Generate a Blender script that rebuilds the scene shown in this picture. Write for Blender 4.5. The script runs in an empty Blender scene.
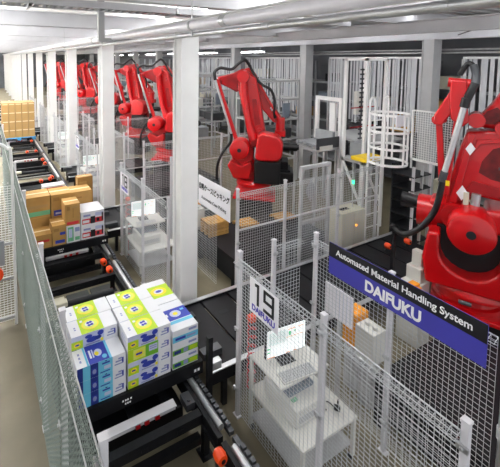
import bpy, math, random
from mathutils import Vector, Matrix
random.seed(7)
S = bpy.context.scene
COL = S.collection
PI = math.pi

# ------------------------------------------------------------------ materials
def lin(h):
    h = h.lstrip('#'); out = []
    for i in (0, 2, 4):
        c = int(h[i:i+2], 16) / 255
        out.append(c/12.92 if c <= .04045 else ((c+.055)/1.055)**2.4)
    return (*out, 1)
MATS = {}
def mat(name, hexc, rough=.5, metal=0., noise=0., scale=6., emit=0., spec=.5, alpha=1., trans=0., coat=0., bump=0.):
    m = bpy.data.materials.new(name); m.use_nodes = True
    nt = m.node_tree; b = nt.nodes['Principled BSDF']
    c = lin(hexc)
    b.inputs['Base Color'].default_value = c
    b.inputs['Roughness'].default_value = rough
    b.inputs['Metallic'].default_value = metal
    b.inputs['Specular IOR Level'].default_value = spec
    b.inputs['Alpha'].default_value = alpha
    b.inputs['Transmission Weight'].default_value = trans
    b.inputs['Coat Weight'].default_value = coat
    if noise or bump:
        tc = nt.nodes.new('ShaderNodeTexCoord')
        n = nt.nodes.new('ShaderNodeTexNoise'); n.inputs['Scale'].default_value = scale
        n.inputs['Detail'].default_value = 5
        nt.links.new(tc.outputs['Object'], n.inputs['Vector'])
        if noise:
            r = nt.nodes.new('ShaderNodeValToRGB')
            e = r.color_ramp.elements
            e[0].position = .3; e[1].position = .7
            e[0].color = tuple(x*(1-noise) for x in c[:3]) + (1,)
            e[1].color = tuple(min(1, x*(1+noise*.6)) for x in c[:3]) + (1,)
            nt.links.new(n.outputs['Fac'], r.inputs['Fac'])
            nt.links.new(r.outputs['Color'], b.inputs['Base Color'])
        if bump:
            bp = nt.nodes.new('ShaderNodeBump'); bp.inputs['Strength'].default_value = bump
            bp.inputs['Distance'].default_value = .01
            nt.links.new(n.outputs['Fac'], bp.inputs['Height'])
            nt.links.new(bp.outputs['Normal'], b.inputs['Normal'])
    if emit:
        b.inputs['Emission Color'].default_value = c
        b.inputs['Emission Strength'].default_value = emit
    MATS[name] = m
    return m
mat('floor_concrete', '#776f5a', .55, noise=.22, scale=1.6)
mat('ceiling_white', '#f4f4f2', .8)
mat('wall_grey', '#6f7176', .8, noise=.25, scale=.8)
mat('white_paint', '#f4f4f3', .45, noise=.04, scale=3)
mat('grey_paint', '#b4b5b6', .45, noise=.08, scale=3)
mat('beam_grey', '#cfcfd3', .5, noise=.08, scale=2)
mat('post_white', '#d6d4d8', .4)
mat('wire_steel', '#c6c9cc', .35, metal=.35)
mat('wire_green', '#7b8680', .4, metal=.4)
mat('galvanised', '#c3c4c6', .32, metal=.75, noise=.12, scale=9)
mat('pipe_jacket', '#efedf4', .3, metal=.2, noise=.05, scale=7)
mat('steel', '#c9cbce', .38, metal=.85)
mat('dark_steel', '#54565a', .4, metal=.6)
mat('black_paint', '#111216', .5, noise=.25, scale=8, spec=.3)
mat('black_rubber', '#101013', .45)
mat('charcoal', '#202226', .55, noise=.2, scale=6, spec=.3)
mat('slab_grey', '#45494a', .6, noise=.25, scale=4)
mat('red', '#c4040e', .28, coat=.4, noise=.1, scale=3)
mat('red_dark', '#a50812', .35, noise=.3, scale=4)
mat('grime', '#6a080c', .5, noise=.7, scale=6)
mat('orange', '#f04a12', .35)
mat('amber', '#e8960f', .45)
mat('yellow', '#e9c51a', .45)
mat('beige', '#cfccb8', .5, noise=.05, scale=3)
mat('cream', '#d3d2cb', .5)
mat('box_white', '#e6e7ec', .5)
mat('lime', '#b5d51d', .5)
mat('lime_pale', '#dbe665', .5)
mat('leaf_green', '#6cb32c', .5)
mat('print_blue', '#2f3fa8', .5)
mat('print_navy', '#1d2f84', .5)
mat('print_cyan', '#6cc3e2', .5)
mat('print_pale', '#c3c9e6', .5)
mat('print_violet', '#8f97c4', .5)
mat('print_yellow', '#efdb2c', .5)
mat('print_red', '#d8303a', .5)
mat('print_green', '#6fb98d', .5)
mat('carton', '#b98f4e', .7, noise=.1, scale=5)
mat('carton_dark', '#a27a3f', .7, noise=.1, scale=5)
mat('carton_pale', '#b08d58', .7, noise=.06, scale=5)
mat('tape', '#e6d3ab', .5)
mat('pallet_blue', '#3f8fc4', .5)
mat('wood', '#b98c4a', .7, noise=.2, scale=9)
mat('sign_white', '#f3f1f6', .4)
mat('sign_black', '#141319', .4)
mat('sign_blue', '#4240a8', .4)
mat('ink_black', '#18181c', .5)
mat('ink_violet', '#4f46b4', .5)
mat('letter_white', '#ffffff', .5)
mat('screen', '#eef3f3', .3, emit=.75)
mat('screen_green', '#43b877', .3, emit=.5)
mat('screen_orange', '#ee8a35', .3, emit=.5)
mat('screen_grey', '#cfdad8', .3, emit=.55)
mat('lamp_green', '#21e08a', .3, emit=4)
mat('lamp_amber', '#ff9a20', .3, emit=4)
mat('tube_glow', '#fdfdff', .3, emit=14)
mat('key_grey', '#b5b7b8', .5)
mat('clear_vinyl', '#eef1f6', .2, trans=.25, alpha=.75)
mat('panel_grey', '#9ea1a4', .45, noise=.06, scale=4)
mat('panel_blue', '#7c8794', .45)

# ------------------------------------------------------------------ mesh collector
class MB:
    def __init__(s): s.v = []; s.f = []; s.m = []
    def add(s, vs, fs, m=0):
        o = len(s.v); s.v += [tuple(p) for p in vs]
        for f in fs: s.f.append([i+o for i in f]); s.m.append(m)
        return s
    def box(s, x0, y0, z0, x1, y1, z1, m=0):
        if x0 > x1: x0, x1 = x1, x0
        if y0 > y1: y0, y1 = y1, y0
        if z0 > z1: z0, z1 = z1, z0
        return s.add([(x0,y0,z0),(x1,y0,z0),(x1,y1,z0),(x0,y1,z0),(x0,y0,z1),(x1,y0,z1),(x1,y1,z1),(x0,y1,z1)],
              [(0,3,2,1),(4,5,6,7),(0,1,5,4),(1,2,6,5),(2,3,7,6),(3,0,4,7)], m)
    def bar(s, p, q, w, h=None, m=0, up=(0,0,1)):
        h = h or w; p = Vector(p); q = Vector(q); d = (q-p).normalized(); u = Vector(up)
        if abs(d.dot(u)) > .98: u = Vector((0,1,0))
        a = d.cross(u).normalized()*w/2; b = a.cross(d).normalized()*h/2
        vs = [p-a-b, p+a-b, p+a+b, p-a+b, q-a-b, q+a-b, q+a+b, q-a+b]
        return s.add(vs, [(0,1,2,3),(7,6,5,4),(0,4,5,1),(1,5,6,2),(2,6,7,3),(3,7,4,0)], m)
    def tube(s, pts, r, n=10, m=0, rs=None):
        pts = [Vector(p) for p in pts]; rings = []; prev = None
        for i, p in enumerate(pts):
            d = (pts[min(i+1, len(pts)-1)] - pts[max(i-1, 0)]).normalized()
            if prev is None:
                u = Vector((0,0,1)) if abs(d.z) < .9 else Vector((1,0,0))
                a = d.cross(u).normalized()
            else: a = (prev - d*prev.dot(d)).normalized()
            prev = a; b = d.cross(a); rr = rs[i] if rs else r
            rings.append([p + a*math.cos(2*PI*k/n)*rr + b*math.sin(2*PI*k/n)*rr for k in range(n)])
        vs = [q for g in rings for q in g]; fs = []
        for i in range(len(rings)-1):
            for k in range(n):
                fs.append((i*n+k, i*n+(k+1)%n, (i+1)*n+(k+1)%n, (i+1)*n+k))
        fs.append(tuple(range(n))[::-1]); fs.append(tuple(range((len(rings)-1)*n, len(rings)*n)))
        return s.add(vs, fs, m)
    def cyl(s, p, q, r, n=20, m=0, r2=None):
        return s.tube([p, q], r, n, m, [r, r if r2 is None else r2])
    def prism(s, poly, d0, d1, m=0):          # polygon in (x,z), extruded along y
        n = len(poly)
        A = sum(poly[i][0]*poly[(i+1)%n][1]-poly[(i+1)%n][0]*poly[i][1] for i in range(n))
        if A < 0: poly = poly[::-1]
        vs = [(x, d0, z) for x, z in poly] + [(x, d1, z) for x, z in poly]
        fs = [tuple(range(n)), tuple(range(2*n-1, n-1, -1))]
        for i in range(n): fs.append((i, i+n, (i+1)%n+n, (i+1)%n))
        return s.add(vs, fs, m)
    def build(s, name, mats, parent=None, bevel=0., smooth=False, seg=2):
        me = bpy.data.meshes.new(name)
        me.from_pydata(s.v, [], s.f); me.validate()
        if isinstance(mats, str): mats = [mats]
        for x in mats: me.materials.append(MATS[x])
        if len(mats) > 1:
            for p, i in zip(me.polygons, s.m): p.material_index = i
        o = bpy.data.objects.new(name, me); COL.objects.link(o)
        if parent: o.parent = parent
        if bevel:
            b = o.modifiers.new('bevel', 'BEVEL'); b.width = bevel; b.segments = seg; b.limit_method = 'ANGLE'
            b.angle_limit = .6
        if smooth:
            for p in me.polygons: p.use_smooth = True
            me.set_sharp_from_angle(angle=.7)
        return o
def build_split(mb, name, mats, parent=None, **kw):
    """one object per loose piece"""
    par = list(range(len(mb.v)))
    def fd(i):
        while par[i] != i: par[i] = par[par[i]]; i = par[i]
        return i
    for f in mb.f:
        for i in f[1:]: par[fd(i)] = fd(f[0])
    gs = {}
    for f, m in zip(mb.f, mb.m): gs.setdefault(fd(f[0]), []).append((f, m))
    out = []
    for g in gs.values():
        ids = sorted({i for f, _ in g for i in f}); mp = {i: k for k, i in enumerate(ids)}
        n = MB(); n.add([mb.v[i] for i in ids], [])
        for f, m in g: n.f.append([mp[i] for i in f]); n.m.append(m)
        out.append(n.build(name, mats, parent, **kw))
    return out
def spline(pts, n=8):
    P = [Vector(p) for p in pts]; out = []
    for i in range(len(P)-1):
        a = P[max(i-1,0)]; b = P[i]; c = P[i+1]; d = P[min(i+2, len(P)-1)]
        for k in range(n):
            t = k/n
            out.append(.5*((2*b)+(c-a)*t+(2*a-5*b+4*c-d)*t*t+(3*b-a-3*c+d)*t**3))
    return out + [P[-1]]

def tag(o, label, cat, group=None, kind=None):
    o['label'] = label; o['category'] = cat
    if group: o['group'] = group
    if kind: o['kind'] = kind
    return o
def thing(name, label, cat, loc=(0,0,0), rz=0., group=None):
    o = bpy.data.objects.new(name, None); COL.objects.link(o)
    o.location = loc; o.rotation_euler = (0,0,rz); o.empty_display_size = .1
    return tag(o, label, cat, group)
def struct(o, label, cat):
    return tag(o, label, cat, None, 'structure')
def dup(root, loc=None, label=None, off=None, group=None, rz=None):
    def cp(o, par):
        c = o.copy(); COL.objects.link(c)
        if par: c.parent = par
        for ch in kids.get(o.name, []): cp(ch, c)
        return c
    kids = {}
    for o in COL.objects:
        if o.parent: kids.setdefault(o.parent.name, []).append(o)
    r = cp(root, None)
    if loc is not None: r.location = loc
    if off is not None: r.location = Vector(root.location) + Vector(off)
    if rz is not None: r.rotation_euler = (0,0,rz)
    if label: r['label'] = label
    if group: r['group'] = group
    return r
def lettering(txt, size, matname, parent, mtx, name='lettering', ext=.002, sx=1., bold=0., align='CENTER'):
    cu = bpy.data.curves.new(name, 'FONT'); cu.body = txt; cu.size = size; cu.extrude = ext
    cu.align_x = align; cu.align_y = 'CENTER'; cu.offset = bold
    t = bpy.data.objects.new('tmp_text', cu); COL.objects.link(t)
    dg = bpy.context.evaluated_depsgraph_get()
    me = bpy.data.meshes.new_from_object(t.evaluated_get(dg))
    bpy.data.objects.remove(t)
    me.name = name
    for v in me.vertices: v.co.x *= sx
    me.materials.clear(); me.materials.append(MATS[matname])
    o = bpy.data.objects.new(name, me); COL.objects.link(o)
    o.parent = parent; o.matrix_local = mtx
    return o
def facing_left(x, y, z):       # reads along -Y, normal -X
    return Matrix(((0,0,-1,x),(-1,0,0,y),(0,1,0,z),(0,0,0,1)))
def facing_front(x, y, z):      # reads along +X, normal -Y
    return Matrix(((1,0,0,x),(0,0,-1,y),(0,1,0,z),(0,0,0,1)))

PITCH = 4.37
ORD = ['first','second','third','fourth','fifth','sixth','seventh','eighth','ninth','tenth','eleventh','twelfth','thirteenth','fourteenth','fifteenth']

# ------------------------------------------------------------------ setting
XL, XR, YN, YF, ZC = -4.2, 14.5, -1.5, 62.0, 5.75
struct(MB().box(XL, YN, -.12, XR, YF, 0).build('floor', 'floor_concrete'), 'bare beige grey concrete floor', 'floor')
cb = MB().box(XL, YN, ZC, XR, YF, ZC+.1)
y = YN
while y < YF:                                  # trapezoid deck ribs of the ceiling
    cb.box(XL, y, ZC-.05, XR, y+.16, ZC); y += .42
struct(cb.build('ceiling', 'ceiling_white'), 'white ribbed metal deck ceiling', 'ceiling')
struct(MB().box(XR, YN, 0, XR+.1, YF, ZC).build('wall_right', 'wall_grey'), 'grey wall far behind the strip curtains', 'wall')
struct(MB().box(XL-.1, YN, 0, XL, YF, ZC).build('wall_left', 'white_paint'), 'white wall beyond the corridor', 'wall')
struct(MB().box(XL, YF, 0, XR, YF+.1, ZC).build('wall_far', 'wall_grey'), 'far end wall of the long hall', 'wall')
CY = [5.3 + 4.37*i for i in range(13)]
def col_mb(x, w, d, ztop, plate=True):
    m = MB()
    # H section column: two flanges and a web
    m.box(x-w/2, -d/2, 0, x+w/2, -d/2+.03, ztop); m.box(x-w/2, d/2-.03, 0, x+w/2, d/2, ztop)
    m.box(x-w/2+.02, -d/2+.03, 0, x+w/2-.02, d/2-.03, ztop)
    if plate: m.box(x-w/2-.02, -d/2-.02, 0, x+w/2+.02, d/2+.02, .03)
    return m
cA = col_mb(0, .3, .26, 4.75).build('column', 'white_paint')
for i, yy in enumerate(CY):
    o = cA if i == 0 else cA.copy()
    if i: COL.objects.link(o)
    o.location = (2.8, yy, 0)
    struct(o, f'white steel column beside the conveyor line, {ORD[i]} from the front', 'column')
cB = col_mb(0, .36, .3, 4.85).build('column', 'grey_paint')
for i, yy in enumerate(CY[:9]):
    o = cB if i == 0 else cB.copy()
    if i: COL.objects.link(o)
    o.location = (10.2, yy+.4, 0)
    struct(o, f'grey steel column behind the robots, {ORD[i]} from the front', 'column')
def hbeam(p, q, h, w, name='ceiling_beam', m='beam_grey'):
    p = Vector(p); q = Vector(q); b = MB()
    b.bar(p+Vector((0,0,.012)), q+Vector((0,0,.012)), w, .024); b.bar(p+Vector((0,0,h-.012)), q+Vector((0,0,h-.012)), w, .024)
    b.bar(p+Vector((0,0,h/2)), q+Vector((0,0,h/2)), .05, h-.05)
    return b.build(name, m)
struct(hbeam((2.8, YN+.2, 4.752), (2.8, YF-.1, 4.752), .14, .28, m='white_paint'), 'long white steel girder over the conveyor side columns', 'beam')
struct(hbeam((10.2, YN+.2, 4.852), (10.2, YF-.1, 4.852), .3, .3), 'long grey steel girder over the columns behind the robots', 'beam')
struct(hbeam((8.45, YN+.2, 4.91), (8.45, YF-.1, 4.91), .28, .22), 'grey steel girder just behind the row of robots', 'beam')
struct(hbeam((6.4, YN+.2, 5.1), (6.4, YF-.1, 5.1), .3, .25), 'long grey steel girder above the row of robots', 'beam')
cb0 = hbeam((-4.1, 0, 0), (14.4, 0, 0), .34, .22)
for i, yy in enumerate(CY):
    o = cb0 if i == 0 else cb0.copy()
    if i: COL.objects.link(o)
    o.location = (0, yy + (0 if i else .25), 5.16 if i == 0 else 5.06)
    struct(o, f'grey steel cross beam under the ceiling, {ORD[i]} from the front', 'beam')
# low beam and bracket beneath the cable ladder
# overhead pipes -------------------------------------------------------
def pipe(x, z, r, y0, y1, matn, label, flanges=()):
    t = thing('overhead_pipe', label, 'pipe', (x, y0, z))
    MB().cyl((0,0,0), (0,y1-y0,0), r, 24).build('pipe_run', matn, t, smooth=True)
    for fy in flanges:
        MB().cyl((0,fy-.05-y0,0), (0,fy+.05-y0,0), r*1.13, 24).build('coupling', 'galvanised', t, smooth=True)
    return t
pp = pipe(2.36, 4.735, .062, -.8, 34, 'pipe_jacket', 'fat white jacketed pipe running overhead along the conveyor', (1.25, 3.55, 9.2, 15.0))
pipe(2.41, 4.624, .034, -.8, 40, 'galvanised', 'thinner galvanised pipe overhead beneath the fat silver pipe', (1.3, 2.9))
# hangers of the pipe
for i, yy in enumerate((4.31, 8.5, 12.9)):
    h = MB(); h.box(2.352, yy-.008, 4.79, 2.368, yy+.008, 5.70); h.cyl((2.36,yy-.02,4.735),(2.36,yy+.02,4.735),.07,20); h.box(2.35,yy-.006,4.60,2.37,yy+.006,4.67)
    tag(h.build('pipe_hanger', 'galvanised'), f'galvanised hanger holding the overhead pipes, {ORD[i]} from the front', 'hanger', 'pipe hangers')
# cable ladder across ---------------------------------------------------
t = thing('cable_ladder', 'grey cable ladder tray crossing under the ceiling above the pipe', 'cable tray', (0, 7.35, 5.2))
MB().box(-4.1, -.02, 0, 8.5, .02, .12).build('side_rail', 'beam_grey', t)
MB().box(-4.1, -.5, 0, 8.5, -.46, .12).build('side_rail', 'beam_grey', t)
rg = MB(); x = -4.0
while x < 8.4: rg.box(x, -.455, .01, x+.05, -.025, .05); x += .14
rg.build('rungs', 'galvanised', t)
cbn = MB()
for k in range(7): cbn.cyl((-4.0, -.42+.06*k, .075), (8.4, -.42+.06*k, .075), .022, 8)
cbn.build('cables', 'grey_paint', t, smooth=True)
hd = MB()
for x in (-2, .7, 3.4, 6.2): hd.box(x, -.52, -.04, x+.05, .04, 0); hd.box(x, .02, -.04, x+.05, .04, .5); hd.box(x, -.52, -.04, x+.05, -.50, .5)
build_split(hd, 'hanger', 'galvanised', t)
# bracket column beneath the cross beam at second bay
b = MB(); b.box(2.05, 7.6, 4.72, 2.17, 7.7, 5.7); b.box(2.05, 7.6, 4.64, 3.5, 7.7, 4.72)
tag(b.build('pipe_bracket', 'grey_paint'), 'grey L shaped steel bracket hanging from the ceiling beside the silver pipe', 'bracket')
# conduits standing beside the white columns
for i in range(4):
    tag(MB().cyl((2.6, CY[i]+.02, .0), (2.6, CY[i]+.02, 4.55), .022, 12).build('conduit_pipe', 'white_paint', smooth=True),
        f'thin silver conduit pipe standing beside the {ORD[i]} white column', 'pipe', 'conduits beside the white columns')

for z, nm in ((4.6,'upper'),(4.52,'lower')):
    tag(MB().cyl((10.55, 0, z), (10.55, 30, z), .025, 10).build('conduit_pipe', 'galvanised', smooth=True), f'long horizontal conduit pipe above the strip curtains, {nm} of the two', 'pipe')
tag(MB().tube([(8.4,3.5,5.2),(9.6,4.5,5.0),(10.6,5.5,4.9)], .012, 6).build('hanging_cable', 'black_rubber'), 'thin black cable sagging under the ceiling at upper right', 'cable')
# fluorescent fixtures
def fixture(HR):
    t = thing('fluorescent_lamp', 'long fluorescent lamp', 'ceiling light')
    MB().prism([(-.11,.07),(.11,.07),(.05,0.02),(-.05,.02)], -1.2, 1.2).build('housing', 'white_paint', t)
    for yy in (-.9,.9): MB().cyl((0,yy,.07),(0,yy,.07+HR),.008,8).build('hanger_rod', 'galvanised', t)
    for s in (-.06, .06): MB().cyl((s,-1.16,-.005), (s,1.16,-.005), .017, 10).build('tube', 'tube_glow', t, smooth=True)
    return t
for x, z, ks, nm in ((-1.4, 5.45, range(9), 'over the corridor'), (4.6, 5.5, range(9), 'between the columns and the robots'), (8.9, 5.5, range(9), 'behind the robots'), (12.3, 4.7, range(3, 9), 'behind the strip curtains')):
    fx = None
    for k in ks:
        yy = 3.1 + PITCH*k
        l = f'white fluorescent lamp hung {nm}, {ORD[k]} from the front'
        if fx is None:
            fx = fixture(ZC-.05-z-.07); fx.location = (x, yy, z); fx['label'] = l; fx['group'] = 'fluorescent lamps'
        else: dup(fx, (x, yy, z), l)

# ------------------------------------------------------------------ mesh fences
def wire_panel(L, z0, z1, sx, sz, w=.0034, fold=.07):
    m = MB(); h = w/2
    n = max(1, round(L/sx))
    for i in range(n+1):
        x = L*i/n; m.box(x-h, -h, z0, x+h, h, z1)
        if fold:                                   # bent stiffening fold along the top
            m.bar((x,0,z1), (x,-fold,z1-.035), w, w); m.bar((x,-fold,z1-.035), (x,0,z1-.07), w, w)
    k = max(1, round((z1-z0)/sz))
    for i in range(k+1):
        z = z0+(z1-z0)*i/k; m.box(0, -h-w, z-h, L, h-w, z+h)
    if fold:
        m.box(0, -fold-h, z1-.035-h, L, -fold+h, z1-.035+h)
        m.box(0, -fold/2-h, z1-.0175-h, L, -fold/2+h, z1-.0175+h)
        m.box(0, -fold/2-h, z1-.0525-h, L, -fold/2+h, z1-.0525+h)
        m.box(0, -.004, z1-.006, L, .004, z1+.004)
    return m
def fence(label, loc, rz, L, H, posts, sx=.05, sz=.05, z0=.12, w=.0034, rail=True, pm='post_white', wm='wire_steel', ptop=.05, pw=.044, midrail=None, group=None, nopost=()):
    t = thing('mesh_fence', label, 'fence', loc, rz, group)
    for x in posts:
        if x in nopost: continue
        p = MB().box(x-pw/2, -pw/2+.035, 0, x+pw/2, pw/2+.035, H+ptop)
        p.box(x-pw/2-.005, -pw/2+.03, H+ptop, x+pw/2+.005, pw/2+.04, H+ptop+.02)
        p.box(x-.05, -.035+.035, 0, x+.05, .035+.035, .012)
        po = p.build('post', pm, t)
        br = MB()
        for z in (.35, H*.55, H-.12): br.box(x-.035, -.012, z, x+.035, .008, z+.035); br.cyl((x,-.025,z+.017), (x,-.012,z+.017), .012, 8)
        build_split(br, 'bracket', 'galvanised', po)
    P = sorted(posts)
    for a, b in zip(P[:-1], P[1:]):
        q = wire_panel(b-a-.03, z0, H, sx, sz, w); o = q.build('wire_mesh', wm, t); o.location = (a+.015, 0, 0)
    if wm == 'wire_green':
        r = MB(); r.cyl((0,-.0,H), (L,-.0,H), .006, 6); r.build('top_wire', 'steel', t)
        r = MB(); r.cyl((0,-.07,H-.035), (L,-.07,H-.035), .005, 6); r.build('top_wire', 'steel', t)
    if midrail:
        for z in midrail: MB().box(P[0], .008, z-.015, P[-1], .03, z+.015).build('rail', pm, t)
    return t
R90 = -PI/2      # local +x -> world -Y, local -y (fold side) -> world -X
# corridor fence on the left of the conveyor
fence('long grey green mesh fence between the corridor and the conveyor', (.48, 13.3, 0), R90, 12.3, 2.2, [0, 3.0, 5.0, 6.9, 8.86, 10.15, 11.37, 12.3], 0.05, .05, w=.0036, wm='wire_green', ptop=.02, pw=.045)
# booth fences, repeated for every cell
f19 = fence('low white post mesh fence of the nearest operator booth, number board on it', (2.54, 3.5, 0), R90, 2.4, 2.0, [0, 1.26, 2.4], .05, .04, w=.0034)
fcr = fence('short mesh fence panel closing the far end of the nearest operator booth', (2.62, 3.5, 0), 0, .93, 2.0, [0.5, .93], .05, .05, nopost=(.93,))
fda = fence('mesh fence behind the blue and black sign board', (3.7, 3.42, 0), R90, 2.04, 2.0, [0, 1.05, 2.04], .05, .05, w=.0037, nopost=(2.04,))
# tall round grey pole with clamp at the near end of the sign fence
pl = thing('round_pole', 'round grey pole standing at the near end of the blue sign fence', 'pole', (3.76, 1.34, 0))
MB().cyl((0,0,0), (0,0,1.97), .032, 16).build('shaft', 'galvanised', pl, smooth=True)
MB().cyl((0,0,1.1), (0,0,1.2), .042, 16).build('clamp', 'grey_paint', pl, smooth=True)
MB().box(-.05,-.06,0,.06,.06,.014).build('foot_plate', 'grey_paint', pl)
# cell fence across the front of robot two's cell
fcell = fence('white post mesh fence across the front of the second robot cell', (3.78, 5.2, 0), 0, 3.75, 2.02, [0.0, 1.08, 2.52, 3.75], .05, .05, midrail=(1.35,), w=.0042)
for k in range(1, 6):
    w = ORD[k]
    dup(f19, label=f'mesh fence on the conveyor side of the {w} operator booth', off=(0, PITCH*k, 0))
    dup(fcr, label=f'short mesh panel closing the far end of the {w} operator booth', off=(0, PITCH*k, 0))
    dup(fda, label=f'mesh fence between the {w} operator booth and its robot' + (', white board hung on it' if k == 1 else ''), off=(0, PITCH*k, 0))
    dup(fcell, label=f'mesh fence across the front of the {ORD[k+1]} robot cell', off=(0, PITCH*k, 0))
# doorway in the cell fence with grey diamond plate
dr = thing('safety_gate', 'grey framed gate with a diamond shaped plate behind the second cell fence', 'gate', (5.45, 5.42, 0))
g = MB(); g.box(0,0,0,.06,.06,2.2); g.box(.78,0,0,.84,.06,2.2); g.box(.06,0,2.13,.78,.06,2.2); g.box(.06,0,1.0,.78,.06,1.06)
g.build('gate_frame', 'grey_paint', dr)
wire_panel(.72, .1, 2.13, .05, .05, .004, 0).build('wire_mesh', 'wire_steel', dr).location = (.06, .03, 0)
MB().prism([(.1,1.7),(.25,1.94),(.4,1.7),(.25,1.46)], -.02, -.01).build('plate', 'panel_grey', dr)

# ------------------------------------------------------------------ signs
sg = thing('sign_board', 'long blue and black sign board with white lettering on the fence', 'sign', (3.62, 2.272, 1.722))
MB().box(0, -.835, 0, .008, .835, .385).build('panel', 'sign_blue', sg)
MB().box(-.003, -.835, .215, 0, .835, .385).build('header_band', 'sign_black', sg)
lettering('Automated Material Handling System', .098, 'letter_white', sg, facing_left(-.006, -.0, .297), sx=.985, bold=.0014)
lettering('DAIFUKU', .165, 'letter_white', sg, facing_left(-.003, .02, .105), sx=.9, bold=.006)
def num_board(txt, label, y):
    t = thing('number_board', label, 'sign', (2.45, y-.125, 1.60))
    MB().box(0, -.23, 0, .006, .23, .38).build('panel', 'sign_white', t, bevel=.004)
    for yy in (-.15,.15): MB().box(.006, yy-.01, .33, .1, yy+.01, .345).build('clip', 'galvanised', t)
    SEG = {'1': [((.055,.195),(.09,.2)),((.09,.2),(.09,0))], '9': [((0,.2),(.13,.2)),((0,.2),(0,.1)),((0,.1),(.13,.1)),((.13,.2),(.13,0)),((.13,0),(0,0))],
           '8': [((0,.2),(.13,.2)),((0,.2),(0,0)),((0,.1),(.13,.1)),((.13,.2),(.13,0)),((.13,0),(0,0))], '7': [((0,.2),(.13,.2)),((.13,.2),(.06,0))]}
    for i, c in enumerate(txt):
        m = MB(); x0 = .175 - i*.195
        for (a, b), (c2, d) in SEG[c]:
            p = Vector((-.003, x0-a, .14+b)); q = Vector((-.003, x0-c2, .14+d)); e = (q-p).normalized()*.014
            m.bar(p-e, q+e, .006, .03, up=(0,0,1)) if abs(e.z) < .008 else m.bar(p-e, q+e, .03, .006, up=(1,0,0))
        m.build('digit', 'ink_black', t)
    lettering('DAIFUKU', .088, 'ink_violet', t, facing_left(-.003, 0, .07), sx=1.0, bold=.002)
    return t
num_board('19', 'white number board reading 19 on the nearest booth fence', 3.042)
num_board('18', 'white number board reading 18 on the second booth fence', 3.042+PITCH)
num_board('17', 'white number board on the third booth fence far down the line', 3.042+2*PITCH)
js = thing('sign_board', 'white sign board with black Japanese characters on the mesh fence', 'sign', (3.6, 5.74, 1.535))
MB().box(0, -.54, 0, .008, .54, .55).build('panel', 'sign_white', js)
lettering('自動ケースピッキング', .127, 'ink_black', js, facing_left(-.003, 0, .35), sx=.82, bold=.0035)
lettering('Automatic Case Picking', .088, 'ink_black', js, facing_left(-.003, 0, .15), sx=1.0)

# ------------------------------------------------------------------ main conveyor line
def conveyor():
    t = thing('conveyor', 'black', 'conveyor')
    L = 3.9
    for x in (.66, 2.0):
        r = MB(); r.box(x-.03, 0, .34, x+.03, L, .47); r.box(x-.05, 0, .34, x+.05, L, .355)
        r.build('side_frame', 'black_paint', t)
    gr = MB(); gr.cyl((2.06,.08,.478), (2.06,1.28,.478), .036, 14); gr.cyl((2.06,1.75,.478), (2.06,L-.1,.478), .036, 14)
    build_split(gr, 'guide_rail', 'steel', t, smooth=True)
    ch = MB(); yy = .05
    while yy < L-.1: ch.box(2.115, yy, .47, 2.16, yy+.05, .5); yy += .075
    ch.box(2.11, 0, .42, 2.165, L, .468); ch.build('drive_chain', 'dark_steel', t)
    for yy, w, z in ((.35,.09,.47), (1.05,.09,.46), (1.75,.1,.47), (2.6,.14,.45), (3.45,.1,.47)):
        c = MB(); c.box(.70, yy-w/2, z-.11, 1.96, yy+w/2, z)
        for xx in (.95, 1.3, 1.7): c.box(xx-.04, yy-w/2-.012, z-.075, xx+.04, yy-w/2, z-.045)
        c.build('cross_bar', 'black_paint', t)
    c = MB(); c.box(.95, .53, .44, 1.75, .58, .50); c.box(.95,.50,.50,1.75,.6,.51); c.build('channel', 'post_white', t)
    MB().box(.78,2.2,.44,1.9,2.26,.475).build('channel', 'galvanised', t)
    c = MB()
    for xx in (1.28, 1.38, 1.5): c.box(xx, .50, .45, xx+.05, .529, .49)
    build_split(c, 'terminal', ['red_dark'], t)
    c = MB(); c.box(1.85, .45, .42, 1.955, .62, .50); c.cyl((1.9,.50,.50),(1.9,.50,.515),.02,10); build_split(c, 'stop_block', 'dark_steel', t)
    c = MB(); c.cyl((.8,3.0,.42),(1.8,3.0,.42),.055,14); c.build('roller', 'charcoal', t, smooth=True)
    c = MB(); c.box(.72,2.88,.40,.86,3.1,.515); c.box(.86,2.94,.42,1.06,3.06,.5); build_split(c, 'drive_motor', 'beige', t, bevel=.015)
    MB().box(.74,.66,.05,1.92,2.3,.3).build('lift_unit', 'black_paint', t, bevel=.02)
    c = MB()
    for xx in (.9,1.3,1.7): c.box(xx,.8,.3,xx+.1,2.2,.33)
    build_split(c, 'lift_arm', 'charcoal', t)
    MB().box(.72,.28,.16,1.94,.36,.24).build('lower_bar', 'black_paint', t)
    for xx, yy in ((.66,.3),(2.0,.3),(.66,2.2),(2.0,2.2),(.66,3.7),(2.0,3.7)):
        c = MB(); c.box(xx-.035, yy-.035, .012, xx+.035, yy+.035, .34); c.box(xx-.07,yy-.08,0,xx+.07,yy+.08,.012); c.build('leg', 'black_paint', t)
    return t
def sensor(parent, x, y, z=.5):
    s = MB(); s.tube([(x,y-.075,z),(x,y-.07,z),(x,y-.02,z),(x,y+.03,z),(x,y+.05,z)], .06, 18, 0, [.03,.05,.062,.055,.03])
    so = s.build('reflector', 'orange', parent, smooth=True)
    MB().box(x-.012, y+.03, .30, x+.012, y+.06, z).build('stem', 'dark_steel', so)
    MB().cyl((x, y-.08, z), (x, y-.0745, z), .022, 12).build('lens', 'black_rubber', so)
cv = conveyor(); cv['group'] = 'conveyor modules of the main line'
mods = [-.95, 3.0, 6.95, 10.9, 14.85, 18.8, 22.75, 26.7, 30.65, 34.6]
for i, yy in enumerate(mods):
    l = f'black steel conveyor section of the main line, {ORD[i]} from the front'
    if i == 0: cv.location = (0,yy,0); cv['label'] = l; o = cv
    else: o = dup(cv, (0,yy,0), l)
    mods[i] = (o, yy)
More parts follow.
